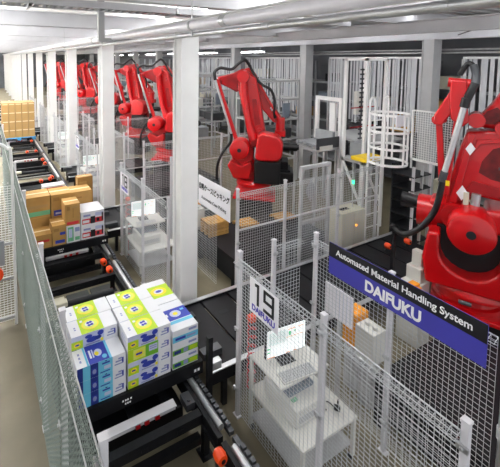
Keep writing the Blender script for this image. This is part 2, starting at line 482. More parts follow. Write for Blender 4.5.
for i, (x, y) in {0:(1.88,2.84)}.items(): sensor(mods[0][0], x, y+.95)
for mi, x, y in ((1,1.88,6.86),(1,1.9,6.55),(3,1.5,12.5),(3,1.78,12.6),(3,1.86,12.75),(3,1.9,14.6),(4,1.5,16.7),(4,1.84,16.7),(4,1.9,15.2),(5,1.9,18.9)):
    sensor(mods[mi][0], x, y-mods[mi][1])
# loose grey deck slabs lying on the floor under the line
k = 0
for yy in (2.2, 2.62, 5.15, 5.6, 6.05, 6.5, 9.5, 10.0):
    for x in (.78, 1.2, 1.62):
        kk = (k*7) % 3
        tag(MB().box(x, yy, 0, x+.38, yy+.38, .03+.0).build('floor_slab', 'slab_grey' if kk else 'beige', bevel=.004),
            ('dark grey' if kk else 'pale beige') + f' square slab on the floor under the conveyor, {("left","middle","right")[k%3]} one of row {("nearest the front","second from the front","third from the front","fourth from the front","fifth from the front","sixth from the front","seventh from the front","furthest back")[k//3]}', 'slab', 'floor slabs under the conveyor')
        k += 1

# feed conveyors crossing from the main line to each robot
def feed(LX=5.6):
    t = thing('feed_conveyor', 'black', 'conveyor')
    for yy in (0, 1.3):
        MB().box(0, yy-.035, .34, LX, yy+.035, .5).build('side_frame', 'black_paint', t)
        MB().box(0, yy-.045, .5, LX, yy+.02, .515).build('guide_rail', 'steel', t)
    p = MB(); x = .1
    while x < LX-.2: p.box(x, .04, .44, x+.46, 1.26, .475); x += .5
    p.build('deck_plate', 'black_paint', t)
    d = MB(); x = .2
    while x < LX-.2: d.cyl((x+.12,.3,.475),(x+.12,.3,.48),.03,10); d.box(x,.85,.475,x+.16,.93,.478); x += .5
    d.build('slot', 'charcoal', t)
    c = MB(); c.box(.02,.2,.475,.3,.32,.56); c.box(.02,.9,.475,.3,1.02,.56); build_split(c, 'stop_block', 'dark_steel', t)
    for x in (.2, LX/2, LX-.2):
        for yy in (0, 1.3):
            MB().box(x-.03, yy-.03, 0, x+.03, yy+.03, .34).build('leg', 'black_paint', t)
    return t
fd = feed(); fd.location = (2.32, 3.72, 0)
fd['label'] = 'black feed conveyor leading to the nearest red robot'
fe = feed(2.9)
for k in range(1, 6):
    l = f'black feed conveyor leading to the {ORD[k]} red robot'
    if k == 1: fe.location = (2.32, 3.72+PITCH, 0); fe['label'] = l
    else: dup(fe, (2.32, 3.72+PITCH*k, 0), l)
sensor(fd, 4.72, .88, .58); sensor(fd, 5.22, .78, .6)
sp = thing('sensor_post', 'black post with silver sensor head beside the nearest feed conveyor', 'post', (2.24, 3.62, 0))
MB().box(-.03,-.03,.012,.03,.03,1.05).build('post', 'black_paint', sp); MB().box(-.045,-.05,0,.045,.05,.012).build('foot_plate', 'black_paint', sp)
MB().box(.03,-.03,.62,.16,.05,.72).build('sensor_head', 'galvanised', sp, bevel=.01)
# black pallet deck in front of every robot
def deck(LX=1.6, LY=0, D=1.9):
    t = thing('pallet_table', 'black', 'pallet table')
    MB().box(0,-LY,.5,LX,D,.6).build('table_top', 'black_paint', t)
    MB().box(.06,.06-LY,.1,LX-.06,D-.06,.5).build('skirt', 'charcoal', t)
    for x, yy in ((.0,-LY),(LX-.1,-LY),(0,D-.1),(LX-.1,D-.1)): MB().box(x,yy,0,x+.1,yy+.1,.5).build('leg', 'black_paint', t)
    return t
dk = deck(1.75, 1.9, 1.55); dk.location = (3.95, 1.1, 0); dk['label'] = 'black pallet table behind the blue sign fence'
dk2 = deck(2.4, 0, 1.4); dk2.location = (3.98, 5.58, 0); dk2['label'] = 'black pallet table behind the white sign fence, wooden trays on it'
dup(dk2, (3.98, 9.82, 0), 'black pallet table in the third robot cell')
def pallet_stack(n, loc, label):
    t = thing('wooden_pallet_stack' if n > 1 else 'wooden_tray', label, 'pallet', loc)
    for k in range(n):
        m = MB()
        for i in range(5): m.box(i*.1, 0, k*.075+.045, i*.1+.085, .36, k*.075+.062)
        for yy in (0, .155, .31): m.box(0, yy, k*.075, .485, yy+.05, k*.075+.045)
        m.build('slat_layer', 'wood', t)
    return t
pallet_stack(4, (4.02, 6.55, .6), 'small stack of brown wooden trays behind the white sign board')
pallet_stack(1, (4.85, 6.55, .6), 'single brown wooden tray lying left on the black table before the second robot')
pallet_stack(1, (5.85, 6.45, .6), 'single brown wooden tray lying right on the black table before the second robot')

# ------------------------------------------------------------------ carton loads
def tissue(kind):
    """long carton, front towards -Y: origin at bottom front left"""
    w, d, h = .515, .275, .148
    if kind == 'blue': h = .15
    ms = ['box_white','lime','leaf_green','print_blue','print_yellow','print_pale','print_cyan','print_navy','lime_pale','print_violet']
    m = MB(); m.box(0,0,0,w,d,h, 0); e = .0006
    def top(x0,y0,x1,y1,c,l=1): m.add([(x0*w,y0*d,h+e*l),(x1*w,y0*d,h+e*l),(x1*w,y1*d,h+e*l),(x0*w,y1*d,h+e*l)], [(0,1,2,3)], c)
    def fr(x0,z0,x1,z1,c,l=1): m.add([(x0*w,-e*l,z0*h),(x1*w,-e*l,z0*h),(x1*w,-e*l,z1*h),(x0*w,-e*l,z1*h)], [(0,1,2,3)], c)
    def lf(y0,z0,y1,z1,c,l=1): m.add([(-e*l,y0*d,z0*h),(-e*l,y1*d,z0*h),(-e*l,y1*d,z1*h),(-e*l,y0*d,z1*h)], [(3,2,1,0)], c)
    def ell(cx,cy,rx,ry,c,l,face='t',n=14):
        P = [(cx+rx*math.cos(2*PI*i/n), cy+ry*math.sin(2*PI*i/n)) for i in range(n)]
        if face == 't': m.add([(a*w,b*d,h+e*l) for a,b in P], [tuple(range(n))], c)
        else: m.add([(a*w,-e*l,b*h) for a,b in P], [tuple(range(n))], c)
    if kind in ('green','lime'):
        top(.22,0,.70,1,1); ell(.46,.5,.19,.34,4,2); ell(.46,.5,.16,.27,8,3); ell(.45,.52,.1,.17,0,4)
        ell(.42,.58,.035,.07,3,5); ell(.48,.6,.035,.07,3,5); ell(.43,.42,.035,.07,3,5); ell(.49,.44,.035,.07,3,5); top(.26,.74,.32,.86,0,3)
        for i in range(2): top(.1,.36+.12*i,.14,.44+.12*i,9,1)
        if kind == 'green':
            fr(.0,.0,.70,1,5); fr(0,.0,.24,.62,1,2); ell(.12,.32,.07,.2,4,3,'f'); fr(.08,.26,.16,.38,3,4)
            ell(.44,.42,.13,.22,3,3,'f'); ell(.62,.74,.07,.2,3,3,'f'); ell(.56,.42,.08,.16,7,3,'f'); ell(.36,.72,.08,.14,3,3,'f'); fr(.3,.06,.6,.16,9,3); fr(.62,.06,.68,.3,4,3)
        else:
            fr(.0,.0,.70,1,2); fr(.0,.0,.40,1,1,2); fr(.12,.12,.4,.9,8,3); ell(.25,.5,.1,.28,4,4,'f'); fr(.18,.42,.32,.58,3,5); fr(.48,.36,.68,.84,5,3); fr(.5,.5,.66,.58,9,4); fr(.5,.66,.66,.74,9,4)
    else:
        top(.2,0,.24,1,6); top(.25,0,.66,1,3); top(.66,0,.71,1,6,1); top(.30,.3,.34,.75,0,2); top(.36,.3,.39,.75,5,2); ell(.48,.5,.08,.2,5,2); ell(.45,.46,.045,.11,4,3); ell(.58,.2,.05,.11,6,2)
        fr(0,0,.72,1,6); fr(0,0,.11,1,7,2); fr(.26,0,.42,1,7,2); fr(.29,.2,.39,.66,3,3); ell(.34,.42,.04,.18,9,4,'f'); fr(.5,.7,.66,.82,3,3); fr(.54,.3,.68,.55,5,3); fr(.46,.1,.66,.18,3,3); fr(.56,.86,.6,.94,7,3)
        for i in range(3): top(.08,.25+.2*i,.12,.37+.2*i,9,1)
    fr(.76,.24,.95,.33,9); fr(.78,.44,.92,.56,9); fr(.84,.62,.92,.74,9); fr(.92,.3,.955,.7,3)
    lf(.2,.3,.8,.4,5); lf(.3,.55,.7,.65,5)
    o = m.build('tissue_carton', ms); return o, (w, d, h)
def tissue_end(kind):
    w, d, h = .335, .52, .155
    ms = ['box_white','lime','leaf_green','print_blue','print_yellow','print_pale','print_cyan','print_navy','lime_pale','print_violet']
    m = MB(); m.box(0,0,0,w,d,h, 0); e = .0006
    def top(x0,y0,x1,y1,c,l=1): m.add([(x0*w,y0*d,h+e*l),(x1*w,y0*d,h+e*l),(x1*w,y1*d,h+e*l),(x0*w,y1*d,h+e*l)], [(0,1,2,3)], c)
    def fr(x0,z0,x1,z1,c,l=1): m.add([(x0*w,-e*l,z0*h),(x1*w,-e*l,z0*h),(x1*w,-e*l,z1*h),(x0*w,-e*l,z1*h)], [(0,1,2,3)], c)
    def lf(y0,z0,y1,z1,c,l=1): m.add([(-e*l,y0*d,z0*h),(-e*l,y1*d,z0*h),(-e*l,y1*d,z1*h),(-e*l,y0*d,z1*h)], [(3,2,1,0)], c)
    def ell(cx,cy,rx,ry,c,l,n=14): m.add([((cx+rx*math.cos(2*PI*i/n))*w,(cy+ry*math.sin(2*PI*i/n))*d,h+e*l) for i in range(n)], [tuple(range(n))], c)
    if kind == 'blue':
        top(0,.22,1,.32,6); top(0,.34,1,.74,3); ell(.5,.54,.22,.12,5,2); ell(.5,.54,.1,.055,4,3); top(.12,.5,.2,.6,0,2); top(.76,.6,.9,.66,6,2)
        fr(0,.06,1,.52,6); fr(.1,.2,.5,.4,3,2); fr(.55,.22,.9,.36,9,2); fr(.62,.68,.94,.86,9)
        lf(.28,0,.72,1,6)
    else:
        top(0,.25,1,.76,1); ell(.5,.5,.34,.17,4,2); ell(.5,.5,.2,.1,0,3); ell(.5,.5,.13,.05,3,4)
        fr(0,.06,1,.48,2); fr(.06,.14,.32,.4,7,2); fr(.42,.12,.6,.44,9,2); fr(.66,.1,.96,.42,1,2); fr(.62,.68,.94,.86,9)
        lf(.28,0,.72,1,1)
    return m.build('tissue_carton', ms), (w, d, h)
# black load tray with its marks
def load_tray(x0, x1, y0, y1, label):
    t = thing('load_tray', label, 'tray', (x0, y0, .52))
    w, d = x1-x0, y1-y0
    MB().box(0,0,.10,w,d,.155).build('deck', 'black_paint', t)
    MB().box(0,0,0,w,.03,.10).build('front_apron', 'black_paint', t)
    for i in range(3): MB().box(.0+i*(w-.12)/2,.03,0,.12+i*(w-.12)/2,d,.10).build('skid', 'charcoal', t)
    m = MB()
    for xx in (.55, .58, .605, .64): m.box(xx, -.001, .075, xx+.018, 0, .095)
    for xx in (.58, .605, .63): m.box(xx, -.001, .035, xx+.016, 0, .055)
    for xx in (w-.12, w-.075): m.box(xx, -.001, .05, xx+.03, 0, .085)
    m.build('stencil_mark', 'letter_white', t)
    return t
load_tray(.66, 2.22, 3.735, 5.0, 'black load tray carrying the tissue cartons')
ZT = .676
proto = {}
for kd in ('green','lime','blue'): proto[kd] = list(tissue(kd)) + [False]
for kd in ('blue_end','green_end'): proto[kd] = list(tissue_end(kd.split('_')[0])) + [False]
def place(kd, x, y, z, label):
    o, dims, used = proto[kd]
    if used: o = o.copy(); COL.objects.link(o)
    proto[kd][2] = True
    o.location = (x, y, z)
    return tag(o, label, 'carton', 'tissue cartons on the front tray')
LV = ['bottom','second from bottom','third from bottom','top']
RW = ['front','second','rear']
for r in range(3):
    n = 3 if r == 0 else 4
    for l in range(n):
        kd = 'blue' if (r == 0 or l < 3) else 'green'
        lev = ['bottom','middle','top'][l] if n == 3 else LV[l]
        place(kd, .75 + (.012 if r == 2 else 0), 3.775+r*.282, ZT+l*.1515, f'{"blue" if kd=="blue" else "green"} and white tissue carton, {lev} in {RW[r]} row left stack')
    for l in range(4):
        kd = 'lime' if (l == 2) else 'green'
        place(kd, 1.29 + (.004 if l == 1 else 0), 3.775+r*.282, ZT+l*.1505, f'{"lime fronted" if kd=="lime" else "green and white"} tissue carton, {LV[l]} in {RW[r]} row middle stack')
for r in range(2):
    for l in range(3):
        kd = 'blue_end' if (r == 0 and l == 2) else 'green_end'
        place(kd, 1.835, 3.775+r*.535, ZT+l*.158, f'{"blue topped" if kd=="blue_end" else "green banded"} tissue carton end on, {["bottom","middle","top"][l]} in {["front","rear"][r]} row right stack')
for kd in proto:
    if not proto[kd][2]: bpy.data.objects.remove(proto[kd][0])

# second load: brown cartons and white red ones
load_tray(.62, 2.16, 7.50, 8.75, 'black load tray carrying brown cartons')
def carton(x, y, z, w, d, h, body, label, prints=(), name='carton', group='mixed cartons on the second tray'):
    m = MB(); m.box(0,0,0,w,d,h,0); ms = [body]
    for (a0,b0,a1,b1,c) in prints:
        if c not in ms: ms.append(c)
        m.add([(a0*w,-.0012-.0004*len(m.f),b0*h),(a1*w,-.0012-.0004*len(m.f),b0*h),(a1*w,-.0012-.0004*len(m.f),b1*h),(a0*w,-.0012-.0004*len(m.f),b1*h)], [(0,1,2,3)], ms.index(c))
    if 'tape' not in ms: ms.append('tape')
    if body.startswith('carton'): m.add([(0,d*.44,h+.001),(w,d*.44,h+.001),(w,d*.56,h+.001),(0,d*.56,h+.001)], [(0,1,2,3)], ms.index('tape'))
    o = m.build(name, ms); o.location = (x,y,z)
    return tag(o, label, 'carton', group)
red_pr = [(.0,.45,.9,.62,'print_red'),(.08,.5,.4,.58,'carton_pale'),(.1,.15,.7,.22,'carton_dark')]
wr_pr = [(.05,.12,.95,.5,'print_red'),(.4,.1,.6,.62,'charcoal'),(.08,.2,.35,.4,'box_white'),(.6,.62,.95,.86,'print_pale'),(.1,.66,.4,.8,'print_violet'),(.66,.2,.78,.44,'charcoal'),(.88,.2,.94,.8,'ink_black')]
carton(.66, 7.55, ZT, .41, .4, .27, 'carton', 'brown carton with red stripe, front left on the second tray', red_pr)
carton(1.085, 7.55, ZT, .255, .4, .40, 'carton', 'narrow brown carton with blue prints, front row between striped and green cartons', [(.2,.1,.9,.26,'print_blue'),(.55,.5,.95,.64,'print_blue'),(.1,.7,.5,.85,'carton_dark')])
carton(1.352, 7.55, ZT, .262, .4, .345, 'box_white', 'white carton with green print, front row of the second tray', [(.08,.08,.5,.92,'print_green'),(.14,.3,.4,.8,'print_pale'),(.6,.6,.95,.85,'print_violet'),(.6,.1,.95,.3,'print_green')])
carton(1.63, 7.55, ZT, .47, .5, .28, 'box_white', 'white and red carton at the lower right of the second tray', wr_pr)
carton(1.63, 7.55, ZT+.281, .47, .5, .28, 'box_white', 'white and red carton at the upper right of the second tray', wr_pr)
carton(1.33, 7.555, ZT+.346, .285, .4, .43, 'carton', 'tall brown carton standing on the green printed carton', [(.12,.72,.32,.9,'carton_dark'),(.5,.35,.56,.8,'carton_dark'),(.1,.04,.9,.18,'print_red'),(.42,.8,.9,.88,'carton_pale')])
carton(.66, 7.98, ZT, .46, .5, .45, 'carton', 'brown carton under the green striped one on the second tray')
carton(.66, 7.99, ZT+.451, .46, .48, .42, 'carton', 'brown carton with pale green stripe, rear left on the second tray', [(0,.08,1,.3,'print_green'),(.1,.45,.9,.6,'carton_pale')])
carton(1.14, 7.98, ZT, .4, .5, .40, 'carton', 'brown carton under the blue marked one on the second tray')
carton(1.14, 7.99, ZT+.401, .4, .48, .46, 'carton', 'brown carton with blue label, rear middle of the second tray', [(.12,.05,.85,.3,'print_blue'),(.2,.12,.76,.2,'print_pale'),(.1,.72,.4,.88,'carton_dark')])
carton(1.56, 8.07, ZT, .42, .45, .46, 'carton', 'brown carton low at the rear right of the second tray')
carton(1.56, 8.08, ZT+.461, .42, .43, .36, 'carton', 'brown carton with dark red base stripe, rear right of the second tray', [(.1,.1,.9,.2,'print_red'),(.2,.6,.5,.7,'carton_dark')])
carton(1.05, 8.50, ZT, .45, .22, .9, 'box_white', 'tall white red topped carton at the back of the second tray', [(.1,.86,.9,.96,'print_red')])
carton(1.78, 8.54, ZT, .34, .2, .98, 'carton_dark', 'tall dark brown carton at the back right corner of the second tray', [(.3,.2,.9,.36,'carton_pale'),(.1,.8,.6,.9,'carton')])

# third load: tall tan block of cartons on a blue pallet
t = thing('plastic_pallet', 'blue plastic pallet under the tan cartons', 'pallet', (.72, 19.15, .52))
MB().box(0,0,.1,1.4,1.1,.14).build('deck', 'pallet_blue', t)
for i in range(3): MB().box(.63*i,0,0,.63*i+.14,1.1,.10).build('skid', 'pallet_blue', t)
pc = None
for r in range(2):
    for i in range(5):
        for l in range(4):
            lab = f'tan carton, {["bottom","second lowest","third lowest","top"][l]} in {["front","rear"][r]} column {["far left","left of centre","at centre","right of centre","far right"][i]} of tall block'
            if pc is None:
                pc = carton(0,0,0,.262,.5,.40,'carton_pale', lab, [(.08,.8,.92,.9,'tape'),(.3,.1,.7,.16,'carton')], group='tan cartons on the blue pallet'); o = pc
            else:
                o = pc.copy(); COL.objects.link(o); o['label'] = lab
            o.location = (.73+i*.275, 19.2+r*.52, .661+l*.402)

# ------------------------------------------------------------------ operator work stations
def station():
    t = thing('work_station', 'x', 'cart')
    # frame 0..0.78 (X), 0..0.95 (Y)
    for x in (.02,.76):
        for yy in (.02,.84): MB().box(x-.018, yy-.018, .06, x+.018, yy+.018, .87 if yy > .5 else .47).build('leg', 'cream', t)
    MB().box(0,0,.47,.80,.86,.50).build('lower_shelf', 'cream', t, bevel=.008)
    MB().box(0,.32,.87,.70,.86,.90).build('upper_shelf', 'cream', t, bevel=.008)
    MB().box(.02,.05,.14,.78,.84,.16).build('bottom_shelf', 'grey_paint', t)
    c = MB()
    for x in (.03,.75):
        for yy in (.04,.82): c.cyl((x-.012,yy,.03),(x+.012,yy,.03),.03,12)
    build_split(c, 'caster', 'black_rubber', t)
    return t
def monitor():
    t = thing('computer_monitor', 'x', 'monitor')
    # faces the operator at local -Y, tilted slightly
    MB().box(-.1,-.06,0,.1,.1,.015).build('base', 'black_rubber', t)
    MB().box(-.03,.03,.015,.03,.06,.16).build('neck', 'black_rubber', t)
    bz = MB().box(-.27,-.006,.08,.27,.035,.42).build('bezel', 'black_rubber', t, bevel=.004)
    m = MB(); m.box(-.262,-.008,.088,.262,-.0062,.412,0)
    def q(x0,z0,x1,z1,c,l): m.box(x0,-.0082-.0004*l,z0,x1,-.008,z1,c)
    q(.02,.36,.12,.37,2,1); q(.16,.36,.24,.37,2,1); q(.03,.29,.06,.34,1,1); q(.10,.32,.13,.34,1,1); q(.0,.27,.24,.278,2,1); q(-.25,.19,-.21,.21,1,1); q(-.25,.15,-.21,.165,1,1)
    q(-.25,.09,-.15,.10,2,1); q(0,.09,.05,.10,2,1); q(.1,.09,.14,.1,2,1); q(-.24,.23,0,.38,3,1)
    m.build('screen', ['screen','screen_green','screen_orange','screen_grey'], t)
    return t
def keyboard():
    t = thing('keyboard', 'x', 'keyboard')
    MB().box(0,0,0,.44,.15,.02).build('body', 'cream', t, bevel=.004)
    m = MB()
    for r in range(5):
        for c in range(14): m.box(.012+c*.03, .01+r*.027, .02, .036+c*.03, .031+r*.027, .028)
    m.build('keys', 'key_grey', t)
    return t
def printer():
    t = thing('label_printer', 'x', 'printer')
    MB().box(0,0,0,.44,.52,.2).build('body', 'cream', t, bevel=.015)
    MB().box(.05,.16,.2,.42,.49,.235).build('lid', 'panel_blue', t, bevel=.008)
    MB().box(.04,-.004,.05,.40,0,.12).build('output_slot', 'grey_paint', t)
    MB().box(.05,.1,.2,.12,.14,.206).build('key_pad', 'print_green', t)
    return t
ws = station(); ws.location = (2.60, 2.46, 0); ws['label'] = 'cream work station cart inside the nearest operator booth'
mo = monitor(); mo.location = (2.91, 3.06, .9005); mo.rotation_euler = (0,0,-.1); mo['label'] = 'white screened monitor on the cart behind the board reading 19'
kb = keyboard(); kb.location = (2.66, 2.80, .9005); kb.rotation_euler = (0,0,-.12); kb['label'] = 'cream keyboard before the monitor in the nearest booth'
prn = printer(); prn.location = (2.70, 2.66, .50); prn['label'] = 'cream printer with grey lid on the lower shelf of the nearest cart'
sc = thing('hand_scanner', 'small black scanner lying on the lower shelf of the nearest cart', 'scanner', (3.26, 2.62, .501), .6)
MB().box(-.02,-.035,0,.02,.035,.05).build('head', 'black_rubber', sc, bevel=.006); MB().box(-.015,-.02,.05,.015,.0,.12).build('grip', 'black_rubber', sc, bevel=.004)
MB().tube(spline([(0,.03,.02),(.05,.1,.01),(.0,.16,.008),(-.06,.1,.008)]), .006, 6).build('cord', 'black_rubber', sc)
for k in range(1, 4):
    w = ORD[k]; o = (0, PITCH*k, 0)
    dup(ws, label=f'cream work station cart inside the {w} operator booth', off=o)
    dup(mo, label=f'white screened monitor on the cart in the {w} operator booth', off=o)
    dup(kb, label=f'cream keyboard on the cart in the {w} operator booth', off=o)
    dup(prn, label=f'cream printer on the lower shelf in the {w} operator booth', off=o)
# red spiral air hose hung beside the monitor
for k in range(2):
    hp = []
    for i in range(90):
        a = i*.55; hp.append((.05*math.cos(a), .05*math.sin(a), 1.25-i*.0095))
    h = thing('coiled_hose', f'red coiled hose hanging inside the {ORD[k]} booth fence' if k else 'red coiled hose hanging behind the board reading 19', 'hose', (2.68, 3.385+PITCH*k, .0))
    MB().tube(hp, .009, 6).build('coil', 'red', h, smooth=True)
    MB().box(-.04,-.03,1.24,.04,.05,1.3).build('hook', 'orange', h)
    MB().tube([(-.0,0,.42),(0,.0,.02),(.02,0,.0)], .009, 6).build('tail', 'red', h)
# white notice board and grey drive box behind the sign fence
nb = thing('notice_board', 'white lined notice board hanging behind the blue sign fence', 'board', (3.82, 3.11, 1.04), 0)
MB().box(0,-.21,0,.012,.21,.4).build('panel', 'sign_white', nb)
m = MB()
for i in range(7): m.box(-.001,-.19+i*.055,.03,0,-.185+i*.055,.37)
m.build('ruling', 'print_pale', nb)
MB().box(.012,-.02,-1.1,.045,.02,.38).build('stand', 'grey_paint', nb)
gb = thing('junction_box', 'white steel box on a stand behind the blue sign fence', 'box', (3.99, 2.72, .0))
MB().box(.04,.05,0,.20,.21,.61).build('stand', 'grey_paint', gb)
MB().box(0,0,.61,.24,.26,1.01).build('body', 'cream', gb, bevel=.008)
for yy in (.07,.17): MB().cyl((.12,yy,1.01),(.12,yy,1.05),.03,12).build('gland', 'cream', gb)
ab = thing('orange_block', 'orange moulded block beside the white steel box', 'block', (4.05, 3.02, .0))
MB().box(.04,.02,0,.22,.18,.6).build('stand', 'grey_paint', ab)
MB().box(0,0,.6,.26,.2,1.06).build('body', 'amber', ab, bevel=.02); MB().box(.04,-.01,.7,.2,0,.9).build('recess', 'carton_dark', ab)
dup(gb, label='white steel box on a stand behind the fence of the second booth', off=(0, PITCH, 0))
dup(ab, label='orange moulded block behind the fence of the second booth', off=(0, PITCH, 0))

# ------------------------------------------------------------------ robots
def rdisc(name, parent, x, z, y0, y1, r, m='red', hub=True):
    d = MB(); d.tube([(x,y1,z),(x,y0+.06,z),(x,y0+.02,z),(x,y0,z)], r, 32, 0, [r, r, r*.95, r*.82])
    o = d.build(name, m, parent, smooth=True)
    if hub: MB().cyl((x,y0-.012,z),(x,y0,z), r*.2, 16).build('hub_cap', 'charcoal', o)
    return o
def rbase(t, z1, x0=-.5, x1=.55):
    MB().box(-.42,-.4,0,.48,.45,z1-.16).build('pedestal', 'charcoal', t, bevel=.02)
    MB().box(x0,-.5,z1-.16,x1,.5,z1-.09).build('base_plate', 'red', t, bevel=.015)
    b = MB(); b.tube([(0,0,z1-.09),(0,0,z1-.02),(0,0,z1),(0,0,z1+.1),(0,0,z1+.14)], .4, 28, 0, [.47,.47,.42,.40,.43])
    b.build('base_ring', 'red', t, smooth=True)
def stickers(t, pts):
    for x, y, z, s in pts:
        MB().prism([(x,z-s),(x+s*.62,z+.1*s),(x,z+s),(x-s*.62,z-.1*s)], y-.003, y).build('warning_label', 'sign_white', t)
def hose(t, pts, r=.04, m='black_rubber', name='hose'):
    return MB().tube(spline(pts), r, 12).build(name, m, t, smooth=True)

# robot in the second cell and beyond ------------------------------------
def robot_folded():
    t = thing('industrial_robot', 'red', 'robot')
    rbase(t, .95)
    tb = MB(); tb.tube([(0,0,1.09),(0,0,1.16),(0,0,1.22)], .42, 28, 0, [.46,.46,.4]); tb.build('turntable', 'red', t, smooth=True)
    y = MB(); y.prism([(-.52,1.2),(.1,1.2),(.1,1.5),(.06,1.62),(-.02,1.72),(-.02,2.0),(-.12,2.15),(-.5,2.15),(-.56,1.9),(-.6,1.55)], -.16, .22)
    y.build('turret', 'red', t, bevel=.04, seg=3, smooth=True)
    y = MB(); y.prism([(-.66,1.62),(-.58,1.75),(-.3,1.62),(-.08,1.75),(-.02,1.62),(-.1,1.3),(-.5,1.3)], -.42, -.16)
    y.build('yoke', 'red', t, bevel=.03, seg=3, smooth=True)
    rdisc('motor_cover', t, -.34, 2.07, -.62, -.16, .25)
    c = MB(); c.prism([(.04,1.9),(.1,2.46),(.22,2.53),(.6,2.46),(.72,2.3),(.70,1.95),(.6,1.84),(.12,1.82)], -.62, -.16)
    c.build('shoulder_cover', 'red', t, bevel=.09, seg=5, smooth=True)
    MB().box(.02,-.5,1.22,.66,-.17,1.8).build('drive_motor', 'black_rubber', t, bevel=.04, seg=3, smooth=True)
    MB().box(.08,-.16,1.6,.62,.4,2.3).build('gear_housing', 'red_dark', t, bevel=.05, seg=3, smooth=True)
    # lower arm: beam with raised flanges
    a = MB(); a.prism([(-.46,3.62),(-.4,3.9),(-.2,3.98),(.0,3.85),(.1,3.4),(.24,2.6),(.34,2.2),(-.1,2.0),(-.2,2.45)], -.1, .24)
    la = a.build('lower_arm', 'red', t, bevel=.04, seg=3, smooth=True)
    a = MB(); a.prism([(-.08,3.3),(.02,3.3),(.14,2.66),(.0,2.62)], -.125, -.1); a.build('web_recess', 'red_dark', la, bevel=.008)
    for x, z in ((-.1,3.62),(.12,2.5)): MB().cyl((x,-.15,z),(x,-.1,z),.07,16).build('pin_boss', 'red', la, smooth=True)
    MB().tube([(-.3,-.26,3.86),(-.27,-.26,3.4),(-.15,-.26,2.7),(-.0,-.3,2.3)], .08, 16, 0, [.085,.085,.085,.1]).build('balancer_tube', 'red', t, smooth=True)
    MB().cyl((-.3,-.36,3.88),(-.3,.3,3.88),.15,22).build('elbow_joint', 'red', t, smooth=True)
    # forearm reaching back over the shoulder and its rear lever
    f = MB(); f.prism([(-.42,4.04),(-.2,4.1),(-.02,3.92),(.3,3.3),(.62,2.86),(.72,2.72),(.6,2.6),(.44,2.68),(.16,3.0),(-.1,3.5)], .26, .52)
    fa = f.build('forearm', 'red', t, bevel=.04, seg=3, smooth=True)
    f = MB(); f.prism([(-1.02,3.84),(-.98,3.68),(-.75,3.58),(-.5,3.45),(-.28,3.62),(-.2,3.98),(-.36,4.08),(-.6,3.96)], .08, .3)
    f.build('rear_lever', 'red_dark', t, bevel=.03, seg=2, smooth=True)
    MB().bar((-.5,.07,3.62),(-.3,.07,3.6),.02,.1).build('stain', 'grime', fa)
    MB().bar((-.96,-.2,3.72),(-.44,-.2,2.2),.07,.1).build('parallel_link', 'red', t, bevel=.012)
    MB().cyl((-.97,-.25,3.74),(-.97,.3,3.74),.07,16).build('link_pin', 'red', t, smooth=True)
    MB().cyl((-1.01,-.3,3.78),(-.58,-.3,2.42),.032,12).build('conduit', 'galvanised', t, smooth=True)
    MB().cyl((.1,.1,3.65),(.6,.1,2.8),.03,10).build('wrist_link', 'red', t, smooth=True)
    hose(t, [(-1.01,-.3,3.78),(-1.03,-.28,3.98),(-.9,-.2,4.09),(-.62,-.1,4.06),(-.46,.0,4.2),(-.3,.1,4.3),(-.16,.2,4.12)], .04)
    hose(t, [(-.16,.2,4.1),(.02,.15,3.8),(.16,.12,3.66),(.37,.1,3.54),(.47,.1,3.3),(.48,.1,2.98),(.5,.15,2.8)], .035)
    hose(t, [(-.58,-.3,2.42),(-.6,-.32,2.2),(-.78,-.34,1.95),(-.92,-.34,1.6),(-.94,-.3,1.2)], .035)
    w = MB(); w.cyl((.64,.3,2.45),(.64,.3,2.8),.12,20); w.box(.5,.2,2.3,.78,.5,2.46); w.build('wrist', 'red', t, bevel=.02)
    # tooling
    g = MB(); g.box(.42,.1,1.45,.86,.62,1.66); g.box(.58,.28,1.66,.70,.44,2.3); go = g.build('gripper_body', 'black_paint', t, bevel=.015)
    g = MB()
    for i in range(7): g.box(.36+i*.08,.1,1.0,.39+i*.08,.14,1.45); g.box(.36+i*.08,.6,1.0,.39+i*.08,.64,1.45)
    g.box(.34,.08,1.38,.92,.66,1.45); build_split(g, 'gripper_fork', 'charcoal', go)
    MB().box(.4,.04,1.08,1.0,.66,1.4).build('gripper_bellows', 'black_rubber', go, bevel=.03)
    g = MB(); g.cyl((.62,.18,2.05),(1.08,.18,2.05),.1,18); g.cyl((1.08,.18,2.05),(1.12,.18,2.05),.07,14); g.build('gripper_motor', 'black_rubber', go, smooth=True)
    stickers(fa, [(.42,.255,3.05,.09)])
    return t
rb2 = robot_folded(); RX = (6.15, 7.8)
rb2.location = (*RX, 0); rb2.rotation_euler = (0,0,math.atan2(-.665,.747))
rb2['label'] = 'red robot with folded arm behind the white sign board, second from the front'
rb2['group'] = 'red robots in the far cells'
for k in range(1, 8):
    dup(rb2, (RX[0] - (.42 if k == 1 else 0), RX[1]+PITCH*k, 0), f'red robot with folded arm, {ORD[k+1]} from the front down the row', rz=rb2.rotation_euler[2] + [0,.0,-.15,.1,0,.1,-.1,0][k])

# nearest robot ----------------------------------------------------------
t = thing('industrial_robot', 'large red robot nearest the front, behind the blue and black sign', 'robot', (6.64, 2.96, 0), math.atan2(-.908,.4195))
rbase(t, .62, -.48, .72)
tb = MB(); tb.tube([(0.08,0,.76),(0.08,0,.82),(0.08,0,.9)], .5, 32, 0, [.53,.53,.47]); tb.build('turntable', 'red', t, smooth=True)
MB().cyl((-.1,-.53,.72),(.06,-.53,.72),.03,10).build('hose_fitting', 'dark_steel', t)
